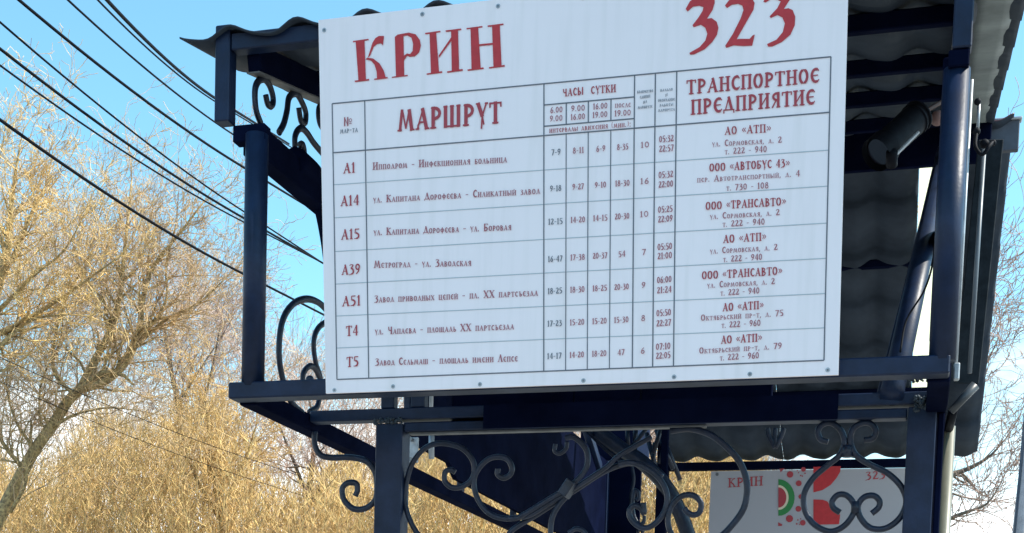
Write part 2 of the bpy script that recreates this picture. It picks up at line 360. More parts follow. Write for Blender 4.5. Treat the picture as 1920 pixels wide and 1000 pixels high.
# stub ends under the beam, right
for x, m_ in ((1661, NAVY), (1680, NAVY)):
    p = at(x, 712, 4.05); part('stub_post', tube_bm([(p.x, 4.05, 2.36), (p.x, 4.05, 2.50)], .012, 12), m_, smooth=True)
weld((.0, 3.99, 2.43), (.04, .01, .008), 30, 5)

# ---------------- forged scrolls
def scroll(pts, Y=None, X=None, r=.0085, k=7, taper=0, label=None, name='scroll'):
    P = [at(x, y, Y) if Y else atx(x, y, X) for x, y in pts]; C_ = crom(P, k); n = len(C_)
    rs = [r*(1-taper*max(0, (i/n-.8)/.2)) for i in range(n)]
    ax = Vector((0, 1, 0)) if Y else Vector((1, 0, 0))
    return part(name, tube_bm(C_, rs, 8, flat=ax), IRON, smooth=True, label=label)
# left gable, between rafter and chord
g = lambda l, ox, oy, s: [(ox+x/s, oy+y/s) for x, y in l]
scroll(g([(245, 560), (205, 450), (190, 330), (195, 220), (230, 155), (280, 145), (325, 200), (355, 290), (360, 360), (340, 395), (310, 375), (290, 290)], 440, 120, 5), X=-1.845, r=.0105)
scroll(g([(415, 645), (460, 560), (490, 440), (505, 330), (540, 285), (585, 285), (630, 360), (665, 450), (665, 530), (650, 555), (620, 530), (600, 410)], 440, 120, 5), X=-1.845, r=.0105)
scroll(g([(565, 790), (565, 690), (590, 625), (630, 605), (680, 650), (740, 740), (830, 845), (900, 900)], 440, 120, 5), X=-1.845, r=.0105)
scroll(g([(610, 760), (635, 755), (650, 800), (655, 870)], 440, 120, 5), X=-1.845, r=.0105)
scroll(g([(860, 380), (800, 400), (785, 470), (800, 560), (840, 620)], 440, 120, 5), X=-1.845, r=.0105)
# left lower rosette
g2 = lambda l: [(500+x/2.381, 540+y/2.381) for x, y in l]
scroll(g2([(160, 560), (110, 510), (70, 400), (55, 280), (70, 150), (115, 75), (175, 50), (230, 65), (275, 110), (300, 160)]), X=-1.83, r=.011)
scroll(g2([(190, 555), (225, 530), (238, 470), (240, 400), (218, 330), (210, 240), (230, 180), (275, 145)]), X=-1.83, r=.010)
scroll(g2([(160, 430), (165, 380), (190, 350), (215, 360), (240, 410)]), X=-1.83, r=.010)
bm = bmesh.new(); bmesh.ops.create_icosphere(bm, subdivisions=2, radius=.012, matrix=Matrix.Translation(at(581, 712, 3.62))); part('rivet', bm, IRON, smooth=True)
# bracket scroll left of the entrance post
scroll(g2([(215, 640), (215, 700), (240, 745), (290, 758), (370, 757), (440, 772), (480, 815), (492, 880), (485, 945), (440, 985), (385, 985), (345, 945), (338, 895), (365, 870), (400, 875), (405, 905), (395, 930)]), Y=3.985, r=.0095)
# entrance scrolls
gA = lambda l: [(740+x/4.546, 780+y/4.546) for x, y in l]
gB = lambda l: [(960+x/4.546, 780+y/4.546) for x, y in l]
gC = lambda l: [(1160+x/4.546, 780+y/4.546) for x, y in l]
gD = lambda l: [(1300+x/3.125, 680+y/3.125) for x, y in l]
YS = 3.985
scroll(gA([(560, 1120), (260, 1050), (150, 930), (90, 750), (95, 600), (140, 430), (230, 300), (340, 240), (460, 240), (580, 280), (660, 370), (680, 460), (650, 550), (570, 605), (490, 610), (430, 560), (430, 480), (480, 460), (515, 480)]), Y=YS, r=.0085)
scroll(gA([(880, 450), (880, 500), (930, 530), (985, 500), (1000, 440), (960, 370), (880, 350), (790, 375), (710, 460), (675, 560), (700, 690), (780, 810), (900, 870), (1060, 870), (1200, 800), (1400, 680)]), Y=YS, r=.0085)
scroll(gB([(370, 240), (365, 300), (410, 320), (460, 280), (470, 220)]), Y=YS, r=.0065)
scroll(gB([(455, 190), (520, 180), (590, 230), (640, 310), (640, 420), (590, 510), (480, 610), (300, 720), (120, 830), (40, 870), (-30, 875)]), Y=YS-.012, r=.0085)
scroll(gB([(-60, 1050), (20, 960), (200, 850), (400, 720), (560, 620), (760, 490), (920, 420), (1040, 405), (1180, 440), (1280, 520)]), Y=YS+.012, r=.0085)
scroll(gB([(-10, 880), (150, 850), (330, 740), (480, 650), (620, 560), (800, 440), (900, 350), (1030, 270), (1190, 180)]), Y=YS-.004, r=.0075)
scroll(gB([(480, 670), (400, 760), (350, 850), (330, 950), (330, 1050)]), Y=YS, r=.0085)
scroll(gB([(480, 1000), (540, 965), (600, 975), (640, 1020)]), Y=YS, r=.007)
p = Vector(at(1067, 918, YS)); part('collar', bar_bm(p+Vector((-.012, -.014, .008)), p+Vector((.012, -.014, -.008)), .05, .055, Vector((0, 1, 0))), IRON)
scroll(gC([(0, 410), (110, 400), (240, 450), (350, 540), (410, 660), (400, 790), (330, 900), (240, 955), (160, 935), (100, 870), (95, 800), (140, 765), (190, 790), (215, 830), (210, 740)]), Y=YS, r=.0085)
scroll(gC([(500, 1100), (430, 960), (425, 840), (470, 740), (550, 680), (640, 680), (700, 740), (690, 820), (640, 845), (590, 825), (560, 790)]), Y=YS, r=.0085)
scroll(gC([(440, 130), (600, 110), (760, 150), (880, 230), (1000, 350), (1070, 480), (1095, 640), (1060, 800), (960, 940), (860, 1040)]), Y=YS, r=.0095)
scroll(gC([(150, 720), (170, 700), (165, 650), (135, 640), (120, 740), (130, 850), (170, 920), (210, 910), (220, 850)]), Y=5.2, r=.0075)
# right heart
scroll(gD([(790, 465), (745, 450), (730, 405), (755, 365), (810, 355), (865, 400), (885, 470), (860, 540), (790, 600), (700, 680), (650, 770), (655, 870), (710, 950), (800, 990), (880, 960), (935, 890), (940, 830), (900, 780), (850, 775), (815, 810), (820, 850), (860, 880)]), Y=YS, r=.0085)
scroll(gD([(1000, 455), (1050, 445), (1068, 400), (1040, 360), (990, 355), (935, 390), (920, 460), (950, 540), (1040, 600), (1140, 650), (1220, 730), (1247, 820), (1210, 910), (1130, 970), (1040, 970), (980, 910), (965, 840), (1000, 790), (1055, 780), (1090, 810), (1085, 850), (1045, 885)]), Y=YS, r=.0085)
for x, y, w in ((903, 520, .030), (950, 850, .024)):
    p = at(*gD([(x, y)])[0], YS); part('collar', tube_bm([p+Vector((0, 0, .016)), p-Vector((0, 0, .016))], w/2, 10), IRON, smooth=True)
# small lyre ornament of the far grille
scroll(gD([(435, 385), (445, 430), (480, 500)]), Y=6.5, r=.012); scroll(gD([(530, 385), (515, 430), (480, 500)]), Y=6.5, r=.012); scroll(gD([(480, 385), (480, 440), (480, 500)]), Y=6.5, r=.012)
# far side grille seen through the entrance
YG = 6.3
scroll([(1118, 806), (1160, 838), (1205, 868), (1243, 905), (1272, 955), (1300, 1030)], Y=YG, r=.034, name='curved_bracket')
scroll([(1100, 806), (1140, 845), (1170, 868)], Y=YG+.1, r=.012)
a = at(1247, 800, YG); part('post', box_bm((a.x-.016, YG, PV), (a.x+.016, YG+.03, 3.0)), NAVYD)
a = at(1224, 800, YG); part('post', box_bm((a.x-.012, YG+.2, 2.3), (a.x+.012, YG+.23, 3.2)), NAVYD)
for i, (x0, y0, x1, y1) in enumerate([(1225, 850, 1240, 800), (1228, 830, 1222, 890), (1212, 812, 1236, 900), (1230, 806, 1262, 880), (1238, 806, 1275, 900), (1250, 820, 1236, 870), (1215, 800, 1182, 842), (1176, 800, 1178, 845), (1192, 800, 1190, 840)]):
    part('grille_bar', tube_bm([at(x0, y0, YG+.05+.03*i), at(x1, y1, YG+.05+.03*i)], .011, 8), IRON, smooth=True)
a = at(1196, 805, 7.2); b = at(1216, 862, 7.2)
part('wall_panel', box_bm((a.x, 7.2, b.z), (b.x, 7.22, a.z+.3)), mat('blue_grey_panel', (.10, .13, .24), .5), label='small blue grey panel far in the corner')
scroll([(1184, 870), (1188, 900), (1183, 930), (1186, 960), (1196, 985)], Y=7.0, r=.010); scroll([(1205, 1000), (1200, 985), (1196, 1000)], Y=7.0, r=.010)

# ---------------------------------------------------------------- lettering
def arc(cx, cy, rx, ry, a0, a1, n=8): return [(cx+rx*math.cos(R(a0+(a1-a0)*i/n)), cy+ry*math.sin(R(a0+(a1-a0)*i/n))) for i in range(n+1)]
TK, TN = .17, .065
def V(x, y0=0, y1=1, w=TK): return (w, [(x, y0), (x, y1)])
def H(x0, x1, y, w=TN): return (w, [(x0, y), (x1, y)])
def sf(x, y, h=.15): return (.05, [(x-h, y), (x+h, y)])
G = {
 'А': (.72, [(TN, [(.08, 0), (.40, 1)]), (TK, [(.36, .98), (.58, 0)]), H(.2, .52, .34), sf(.08, .025, .08), sf(.60, .025, .12), (TN, [(.16, .0), (.12, .2), (.24, .34)])]),
 'Б': (.62, [V(.15), H(.1, .55, .96), (TK*.9, arc(.22, .28, .28, .25, -90, 90, 6)), H(.1, .3, .53), H(.05, .3, .03), (TN, [(.55, .96), (.55, .82)])]),
 'В': (.64, [V(.15), (TK*.75, arc(.2, .75, .25, .2, -90, 90, 6)), (TK*.9, arc(.22, .27, .29, .24, -90, 90, 6)), H(.03, .25, .97), H(.03, .25, .03), H(.1, .3, .52)]),
 'Г': (.55, [V(.15), H(.02, .5, .96), (TN, [(.5, .98), (.5, .8)]), sf(.15, .03)]),
 'Д': (.74, [(TN, [(.16, .12), (.38, 1)]), (TK, [(.36, .98), (.56, .12)]), H(.03, .71, .12), (TN, [(.05, .12), (.05, -.1)]), (TN, [(.69, .12), (.69, -.1)])]),
 'Е': (.60, [(TK, arc(.38, .5, .26, .44, 70, 290, 10)), H(.15, .5, .5, .06), (TN, [(.48, .93), (.56, .80)]), (TN, [(.48, .07), (.57, .2)])]),
 'Ж': (.9, [V(.45), (TN*1.3, [(.08, 0), (.45, .55), (.82, 0)]), (TN*1.3, [(.08, 1), (.45, .5), (.82, 1)])]),
 'З': (.56, [(TN, [(.06, .88), (.22, .97), (.42, .92)]), (TK*.8, [(.42, .92), (.40, .75), (.22, .58)]), (TK, arc(.2, .3, .26, .28, 85, -80, 7)), (TN, [(.24, .03), (.02, .0)])]),
 'И': (.74, [V(.16), V(.58), (TN, [(.2, .2), (.56, .82)]), sf(.16, .97), sf(.58, .97), sf(.16, .03), sf(.58, .03)]),
 'Й': (.74, [V(.16), V(.58), (TN, [(.2, .2), (.56, .82)]), sf(.16, .97), sf(.58, .97), sf(.16, .03), sf(.58, .03), (TN, [(.26, 1.2), (.37, 1.12), (.48, 1.2)])]),
 'К': (.68, [V(.16), sf(.16, .97), sf(.16, .03), (TN, [(.24, .5), (.42, .86)]), (TK*.7, [(.42, .88), (.60, .93)]), (TK*.9, [(.28, .52), (.46, .32), (.56, .04)]), sf(.57, .03, .12)]),
 'Л': (.66, [(TN, [(.1, .02), (.36, 1)]), (TK, [(.34, .98), (.54, 0)]), sf(.09, .03, .09), sf(.55, .03, .12)]),
 'М': (.92, [(TK*.8, [(.12, 0), (.24, 1)]), (TN, [(.26, .98), (.44, .1)]), (TN*1.2, [(.44, .1), (.62, .98)]), (TK, [(.62, .98), (.76, 0)]), sf(.11, .03, .11), sf(.78, .03, .12)]),
 'Н': (.74, [V(.16), V(.58), H(.2, .55, .52), sf(.16, .97), sf(.58, .97), sf(.16, .03), sf(.58, .03)]),
 'О': (.68, [(TK, arc(.33, .5, .23, .46, 110, 250, 8)), (TK, arc(.33, .5, .23, .46, -70, 70, 8)), (TN, arc(.33, .5, .25, .47, 0, 360, 14))]),
 'П': (.74, [V(.16), V(.58), H(.05, .70, .96), sf(.16, .03), sf(.58, .03)]),
 'Р': (.62, [V(.16), (TK*.85, arc(.22, .70, .28, .25, -80, 90, 7)), H(.05, .25, .96), sf(.16, .03), (TN, [(.2, .4), (.3, .47)])]),
 'С': (.58, [(TK, arc(.36, .5, .25, .44, 70, 290, 10)), (TN, [(.46, .93), (.54, .78)]), (TN, [(.46, .07), (.55, .2)])]),
 'Т': (.66, [V(.33), H(.04, .62, .95), (TN, [(.05, .98), (.05, .76)]), (TN, [(.61, .98), (.61, .76)]), sf(.33, .03)]),
 'У': (.64, [(TK, [(.12, 1), (.34, .38)]), (TN, [(.56, 1), (.34, .38), (.30, -.2)]), sf(.12, .97, .1), sf(.56, .97, .08), (TN, [(.42, .0), (.34, .38)])]),
 'Ф': (.82, [V(.41, -.12, 1.08), (TK*.8, arc(.41, .52, .3, .28, 0, 360, 14))]),
 'Х': (.68, [(TK, [(.1, 1), (.56, 0)]), (TN, [(.56, 1), (.1, 0)]), sf(.1, .97, .12), sf(.58, .97, .1), sf(.1, .03, .1), sf(.57, .03, .12)]),
 'Ц': (.76, [V(.16), V(.56), H(.1, .74, .04), (TN, [(.72, .05), (.72, -.16)]), sf(.16, .97), sf(.56, .97)]),
 'Ч': (.66, [V(.50), (TK*.8, [(.14, 1), (.16, .62), (.28, .48), (.5, .5)]), sf(.5, .03)]),
 'Ш': (1.0, [V(.14), V(.48), V(.82), H(.06, .9, .04), sf(.14, .97, .1), sf(.48, .97, .1), sf(.82, .97, .1)]),
 'Щ': (1.02, [V(.14), V(.46), V(.78), H(.06, 1.0, .04), (TN, [(.98, .05), (.98, -.16)])]),
 'Ъ': (.70, [V(.26), H(.02, .3, .96), (TK*.9, arc(.3, .26, .28, .23, -90, 90, 6))]),
 'Ы': (.86, [V(.14), (TK*.9, arc(.2, .26, .24, .23, -90, 90, 6)), V(.72)]),
 'Ь': (.60, [V(.14), (TK*.9, arc(.2, .26, .28, .23, -90, 90, 6))]),
 'Я': (.64, [V(.48), (TK*.85, arc(.42, .72, .26, .23, 90, 280, 7)), (TN*1.4, [(.34, .48), (.1, 0)]), sf(.48, .03, .12)]),
 '0': (.58, [(TK*.8, arc(.28, .5, .19, .44, 0, 360, 14))]),
 '1': (.40, [V(.2), sf(.2, .03, .13), (TN, [(.06, .8), (.2, .96)])]),
 '2': (.56, [(TN*1.4, [(.06, .78), (.18, .95), (.34, .95)]), (TK, [(.38, .93), (.42, .7), (.10, .08)]), (TK*.8, [(.08, .07), (.5, .07)]), (TN, [(.49, .05), (.52, .24)])]),
 '3': (.56, [(TN, [(.06, .88), (.22, .97), (.42, .92)]), (TK*.8, [(.42, .92), (.36, .75), (.2, .58)]), (TK, arc(.2, .3, .26, .28, 85, -80, 7)), (TN, [(.24, .03), (.02, -.05)])]),
 '4': (.58, [V(.40), (TN, [(.40, 1), (.06, .3), (.56, .3)])]),
 '5': (.56, [(TN*1.5, [(.5, .95), (.14, .95), (.12, .55)]), (TK, arc(.2, .3, .26, .27, 90, -80, 7)), (TN, [(.22, .02), (.04, .04)])]),
 '6': (.56, [(TK*.85, arc(.28, .28, .18, .25, 0, 360, 12)), (TK*.7, [(.12, .3), (.18, .7), (.42, .98)])]),
 '7': (.54, [(TN*1.8, [(.04, .94), (.48, .94)]), (TK, [(.46, .94), (.2, 0)])]),
 '8': (.56, [(TK*.75, arc(.28, .27, .19, .24, 0, 360, 12)), (TK*.7, arc(.28, .75, .15, .2, 0, 360, 12))]),
 '9': (.56, [(TK*.85, arc(.28, .70, .18, .25, 0, 360, 12)), (TK*.7, [(.44, .68), (.38, .3), (.14, .02)])]),
 '«': (.55, [(TN*1.3, [(.26, .72), (.08, .48), (.26, .24)]), (TN*1.3, [(.48, .72), (.3, .48), (.48, .24)])]),
 '»': (.55, [(TN*1.3, [(.08, .72), (.26, .48), (.08, .24)]), (TN*1.3, [(.3, .72), (.48, .48), (.3, .24)])]),
 '.': (.24, [(.13, [(.10, .0), (.10, .13)])]), ',': (.24, [(.12, [(.12, .1), (.06, -.14)])]), ':': (.26, [(.13, [(.12, .0), (.12, .13)]), (.13, [(.12, .5), (.12, .63)])]),
 '-': (.42, [(.09, [(.06, .42), (.36, .42)])]), '(': (.34, [(TN, arc(.34, .5, .24, .6, 130, 230, 5))]), ')': (.34, [(TN, arc(.0, .5, .24, .6, -50, 50, 5))]),
 '№': (1.0, [V(.1), V(.46), (TN*1.3, [(.1, .96), (.46, .04)]), (TN, arc(.78, .62, .14, .2, 0, 360, 10)), H(.64, .92, .25)]),
 ' ': (.42, []),
}
def glyph(ch):
    if ch in G: return G[ch], 1.0
    return G.get(ch.upper(), G['О']), .68
def text(s, x0, y0, x1, y1, h, Y, m, parent, bold=1.0, lift=.0016):
    """print the line s between two baseline ends (photo spots on the board's plane)"""
    A = at(x0, y0, Y); B = at(x1, y1, Y); Up = at((x0+x1)/2, (y0+y1)/2-h, Y)-at((x0+x1)/2, (y0+y1)/2, Y); Up.y = 0
    tot = sum(glyph(c)[0][0]*glyph(c)[1] + .05 for c in s)
    D = (B-A)/tot; bm = bmesh.new(); cur = 0; off = Vector((0, -lift, 0)); kq = 0
    ux, uz = D.length, Up.length
    for c in s:
        (w, strokes), sc = glyph(c)
        for th, pts in strokes:
            th *= bold
            P = [(cur+x*sc, y*sc) for x, y in pts]
            if th <= TN*1.5: th = max(th, .075*bold)
            thm = th*sc*uz*.95
            Q = [A + D*x + Up*y + off for x, y in P]
            for a, b in zip(Q, Q[1:]):
                d = (b-a); 
                if d.length < 1e-6: continue
                d.normalize(); n = Vector((-d.z, 0, d.x))*(thm/2); e = d*(thm*.12)
                kq += 1; lf = Vector((0, -.00007*(kq % 16), 0))
                bm.faces.new([bm.verts.new(v+lf) for v in (a-n-e, b-n+e, b+n+e, a+n-e)])
        cur += w*sc + .05
    o = obj('lettering', bm, m, parent); o['kind'] = 'print'; del o['kind']
    return o
def outline(bm, pts, Y, lift, mi=0):
    P = [at(x, y, Y)+Vector((0, -lift, 0)) for x, y in pts]; vv = [bm.verts.new(p) for p in P]
    for tri in tessellate_polygon([P]):
        try: bm.faces.new([vv[i] for i in tri]).material_index = mi
        except ValueError: pass

# ---------------------------------------------------------------- route board
YB = 3.50
B_ = tag(empty('route_board', (-.9, 3.5, 2.33)), 'big white timetable board with red Cyrillic heading and ruled table, on the front', 'information board')
bm = bmesh.new(); poly_plate(bm, [at(597, 38, YB), at(1592, -78, YB), at(1572, 703, YB), at(611, 738, YB)], Vector((0, 1, 0)), .006)
obj('panel', bm, BOARD, B_)
YP = YB
big = {
 'К': [[(237,298),(350,282),(352,292),(322,296),(332,574),(355,570),(356,582),(254,594),(250,583),(278,580),(258,304),(240,307)],
       [(345,418),(362,405),(388,340),(412,320),(440,314),(455,330),(462,262),(425,262),(400,278),(380,310),(350,405)],
       [(328,430),(345,418),(385,425),(430,460),(460,510),(475,560),(488,556),(489,567),(392,578),(391,570),(412,567),(410,520),(395,470),(370,440)]],
 'Р': [[(540,268),(560,252),(602,244),(608,545),(632,541),(634,550),(520,563),(518,556),(548,552)],
       [(590,247),(640,238),(690,250),(720,290),(728,330),(715,380),(685,408),(650,412),(628,405),(606,440),(604,405),(628,388),(650,392),(668,370),(672,320),(660,275),(630,258),(602,262)]],
 'И': [[(757,240),(868,224),(869,234),(838,239),(858,518),(880,515),(881,527),(770,541),(768,532),(800,527),(790,246),(760,250)],
       [(905,222),(1018,208),(1019,219),(995,222),(1003,503),(1028,500),(1030,512),(918,527),(915,517),(950,512),(945,228),(908,233)],
       [(856,403),(946,272),(948,296),(858,420)]],
 'Н': [[(1055,205),(1170,190),(1171,200),(1140,204),(1158,490),(1178,488),(1180,499),(1065,513),(1062,503),(1092,499),(1085,210),(1058,214)],
       [(1207,187),(1322,172),(1323,182),(1296,186),(1308,473),(1331,470),(1333,482),(1219,496),(1217,487),(1250,482),(1240,193),(1210,197)],
       [(1146,322),(1247,312),(1247,325),(1147,335)]],
}
for ch, polys in big.items():
    bm = bmesh.new()
    for k, P in enumerate(polys): outline(bm, [(600+x/3.84, y/3.84) for x, y in P], YP, .0014+.0003*k)
    obj('lettering', bm, RED, B_)
nums = [[(893,55),(905,70),(935,42),(972,36),(997,44),(992,66),(970,102),(933,150),(940,162),(982,147),(1008,165),(1020,200),(1008,240),(975,278),(915,312),(920,323),(945,320),(1005,290),(1048,250),(1077,205),(1085,165),(1075,130),(1045,108),(1018,112),(1050,62),(1063,20),(1062,-18),(1045,-30),(1000,-12),(950,-14),(918,10)],
 [(1123,35),(1135,50),(1165,30),(1200,25),(1225,35),(1232,60),(1215,110),(1170,200),(1125,270),(1130,283),(1175,268),(1230,272),(1283,270),(1298,205),(1285,210),(1268,230),(1212,230),(1192,232),(1238,150),(1290,60),(1297,20),(1275,-20),(1235,-30),(1190,-20),(1150,0)],
 [(1348,12),(1362,17),(1395,-5),(1430,0),(1450,10),(1430,50),(1385,98),(1392,108),(1430,90),(1460,105),(1474,140),(1462,190),(1425,235),(1370,260),(1375,275),(1400,275),(1457,248),(1507,205),(1532,150),(1535,100),(1520,62),(1495,50),(1468,55),(1510,-10),(1520,-50),(1500,-70),(1450,-60),(1400,-52),(1365,-20)]]
for P in nums:
    bm = bmesh.new(); outline(bm, [(1000+x/3.125, y/3.125) for x, y in P], YP, .0014); obj('lettering', bm, RED, B_)
# ruled table
def rule(x0, y0, x1, y1, w, m, bm, lift=.0010):
    a, b = at(x0, y0, YP), at(x1, y1, YP); d = (b-a).normalized(); n = Vector((-d.z, 0, d.x))*(w/2/2580*3.6); o_ = Vector((0, -lift, 0))
    bm.faces.new([bm.verts.new(v+o_) for v in (a-n, b-n, b+n, a+n)])
TL, TR, BR_, BL = (623, 195), (1558, 107), (1545, 676), (632, 712)
def tp(u, v):     # u across, v down the table
    a = (TL[0]+(TR[0]-TL[0])*u, TL[1]+(TR[1]-TL[1])*u); b = (BL[0]+(BR_[0]-BL[0])*u, BL[1]+(BR_[1]-BL[1])*u)
    return (a[0]+(b[0]-a[0])*v, a[1]+(b[1]-a[1])*v)
ux = lambda x: (x-623)/935.0
UC = [0, ux(684), ux(1020), ux(1190), ux(1229), ux(1269), 1]
US = [ux(1062), ux(1103.5), ux(1146)]
VH = .178
bm = bmesh.new(); W = 2.2
for u in UC: rule(*tp(u, 0), *tp(u, 1), W, None, bm)
rule(*tp(0, 0), *tp(1, 0), W, None, bm, .0012); rule(*tp(0, 1), *tp(1, 1), W, None, bm, .0012); rule(*tp(0, VH), *tp(1, .183), W, None, bm, .0012)
rule(*tp(UC[2], .074), *tp(UC[3], .074), W, None, bm, .0012); rule(*tp(UC[2], .148), *tp(UC[3], .148), W, None, bm, .0012)
for u in US: rule(*tp(u, .074), *tp(u, .148), W, None, bm); rule(*tp(u, VH), *tp(u, 1), W*.8, None, bm)
obj('table_rules', bm, GREYP, B_)
VR = [VH + (1-VH)*k/7 + [0, .003, .004, .004, .003, .002, .001, 0][k] for k in range(8)]
bm = bmesh.new()
for v, w in ((.294, .3075), (.414, .426), (.536, .548), (.654, .664), (.770, .780), (.886, .893)): rule(*tp(0, v), *tp(1, w), 1.5, None, bm, .0008)
obj('row_rules', bm, GREYL, B_)
T = lambda s, x0, y0, x1, y1, h, m=MAR, bold=1.0: text(s, x0, y0, x1, y1, h, YP, m, B_, bold)
T('МАРШРУТ', 746, 247, 943, 231, 40, REDD, 1.1)
T('ТРАНСПОРТНОЕ', 1287, 178, 1538, 155, 27, REDD, 1.1)
T('ПРЕДПРИЯТИЕ', 1295, 216, 1530, 196, 28, REDD, 1.1)
T('№', 645, 237, 662, 236, 16, MAR); T('мар-та', 638, 251, 672, 248, 11, GREYP)
T('ЧАСЫ', 1055, 182, 1095, 178, 14, REDD); T('СУТКИ', 1108, 177, 1156, 173, 14, REDD)
for (a, b, x0, x1, y) in (('6.00', '9.00', 1031, 1056, 213), ('9.00', '16.00', 1070, 1098, 210), ('16.00', '19.00', 1111, 1140, 206), ('после', '19.00', 1152, 1184, 203)):
    T(a, x0+1, y, x1, y-2, 11, MAR); T(b, x0, y+16, x1, y+14, 11, MAR)
T('интервалы движения (мин.):', 1030, 250, 1184, 238, 11, REDD)
for k, s in enumerate(('количество', 'единиц', 'на', 'маршруте')):
    w = (15, 10, 4, 14)[k]; T(s, 1210-w, 176+9.7*k, 1210+w, 173.5+9.7*k, 7, GREYP)
for k, s in enumerate(('начало', 'и', 'окончание', 'работы', 'маршрута')):
    w = (12, 2.5, 16, 13, 16)[k]; T(s, 1250-w, 173+9.4*k, 1250+w, 170.5+9.4*k, 7, GREYP)
rows = [
 ('А1', 'Ипподром - Инфекционная больница', 952, ('7-9', '8-11', '6-9', '8-35'), '10', ('05:32', '22:57'), ('АО «АТП»', 'ул. Сормовская, д. 2', 'т. 222 - 940')),
 ('А14', 'ул. Капитана Дорофеева - Силикатный завод', 1014, ('9-18', '9-27', '9-10', '18-30'), '16', ('05:32', '22:00'), ('ООО «АВТОБУС 43»', 'пер. Автотранспортный, д. 4', 'т. 730 - 108')),
 ('А15', 'ул. Капитана Дорофеева - ул. Боровая', 960, ('12-15', '14-20', '14-15', '20-30'), '10', ('05:25', '22:09'), ('ООО «ТРАНСАВТО»', 'ул. Сормовская, д. 2', 'т. 222 - 940')),
 ('А39', 'Метроград - ул. Заводская', 885, ('16-47', '17-38', '20-37', '54'), '7', ('05:50', '21:00'), ('АО «АТП»', 'ул. Сормовская, д. 2', 'т. 222 - 940')),
 ('А51', 'Завод приводных цепей - пл. ХХ партсъезда', 1010, ('18-25', '18-30', '18-25', '20-30'), '9', ('06:00', '21:24'), ('ООО «ТРАНСАВТО»', 'ул. Сормовская, д. 2', 'т. 222 - 940')),
 ('Т4', 'ул. Чапаева - площадь ХХ партсъезда', 965, ('17-23', '15-20', '15-20', '15-30'), '8', ('05:50', '22:27'), ('АО «АТП»', 'Октябрьский пр-т, д. 75', 'т. 222 - 960')),
 ('Т5', 'Завод Сельмаш - площадь имени Лепсе', 972, ('14-17', '14-20', '18-20', '47'), '6', ('07:10', '22:05'), ('АО «АТП»', 'Октябрьский пр-т, д. 79', 'т. 222 - 960')),
]
ny = [325, 386, 449, 515, 574, 630, 688]; my = [(319, 304), (381, 363), (442, 431), (503, 498), (568, 554), (628, 617), (686, 677)]
iy = [(286, 273), (354, 341), (416, 403), (486, 474), (546, 536), (607, 598), (668, 659)]
sy = [(267, 285), (334, 352), (399, 417), (469, 486), (531, 550), (593, 612), (656, 673)]
cx = [1403, 1406, 1399, 1397, 1392, 1394, 1391]
cy = [[251, 272, 288], [318, 337, 356], [390, 408, 424], [454, 473, 490], [520, 537, 553], [582, 597.5, 613.5], [643, 659, 674.5]]
cw = [[44, 66, 40], [76, 97, 40], [76, 66, 40], [41, 64, 37], [76, 64, 37], [39, 78, 37], [39, 78, 37]]
for k, (no, name, xe, iv, un, st, co) in enumerate(rows):
    dx = k*1.0; w = 12 if len(no) == 2 else 18
    T(no, 656+dx-w, ny[k]+1, 656+dx+w, ny[k]-1, 19, REDD)
    T(name, 699+dx*.8, my[k][0], xe, my[k][1]+1, 13.5, MAR, 1.1)
    for j, s in enumerate(iv):
        xc = (1043, 1085, 1127, 1168)[j]-dx*.5; w = {5: 14, 4: 11, 3: 9, 2: 7}[len(s)]
        yy = iy[k][0]+(iy[k][1]-iy[k][0])*(j/4)+6; T(s, xc-w, yy, xc+w, yy-1.5, 11, MAR if j else GREYP)
    yy = iy[k][1]+5; w = 4.5*len(un); T(un, 1210-dx*.7-w, yy, 1210-dx*.7+w, yy-1, 11, MAR)
    for j in (0, 1): T(st[j], 1236-dx, sy[k][j]+1, 1264-dx, sy[k][j]-1.5, 12, MAR)
    for j, s in enumerate(co):
        c = cx[k]-2*j; h = (15, 11.5, 11.5)[j]; T(s, c-cw[k][j], cy[k][j]+cw[k][j]*.06, c+cw[k][j], cy[k][j]-cw[k][j]*.06, h, REDD if j == 0 else MAR, 1.0)
for i, (x, y) in enumerate([(608, 57), (792, 27), (934, 12), (1093, -4), (1264, -22), (1560, -55), (627, 732), (737, 725), (900, 721), (1094, 714), (1264, 707), (1406, 702), (1552, 694)]):
    c = at(x, y, YP); bm = bmesh.new()
    bmesh.ops.create_uvsphere(bm, u_segments=10, v_segments=5, radius=.0042, matrix=Matrix.Translation(c) @ Matrix.Diagonal((1, .45, 1, 1)))
    sc_ = obj('screw', bm, SCREW, B_, smooth=True)
    bm = tube_bm([c+Vector((0, -.0006, 0)), c+Vector((0, -.0012, 0))], .0058, 14); obj('washer', bm, STEEL, B_)

# ---------------------------------------------------------------- emblem board at the back
Y2 = 8.0
E_ = tag(empty('emblem_board', (-.6, 8.0, 1.7)), 'smaller white board with red lettering and folk emblem on the rear wall', 'sign')
a = at(1333, 884, Y2); a2 = at(1790, 861, Y2)
bm = bmesh.new(); poly_plate(bm, [Vector((a.x, Y2, a.z)), Vector((.055, Y2, a.z)), Vector((.055, Y2, 1.75)), Vector((a.x, Y2, 1.75))], Vector((0, 1, 0)), .01)
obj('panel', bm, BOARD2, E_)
gE = lambda l: [(1320+x/4.8, 840+y/4.8) for x, y in l]
text('КРИН', *gE([(215, 357)])[0], *gE([(538, 338)])[0], 17, Y2, REDD, E_, 1.0, .003)
text('323', *gE([(1452, 290)])[0], *gE([(1640, 276)])[0], 15, Y2, REDD, E_, 1.0, .003)
def shp(name, l, m, lift=.003):
    bm = bmesh.new(); outline(bm, gE(l), Y2, lift); return obj(name, bm, m, E_)
shp('emblem_shape', [(985,172),(1232,165),(1226,215),(1195,270),(1140,335),(1065,382),(985,402)], RED)
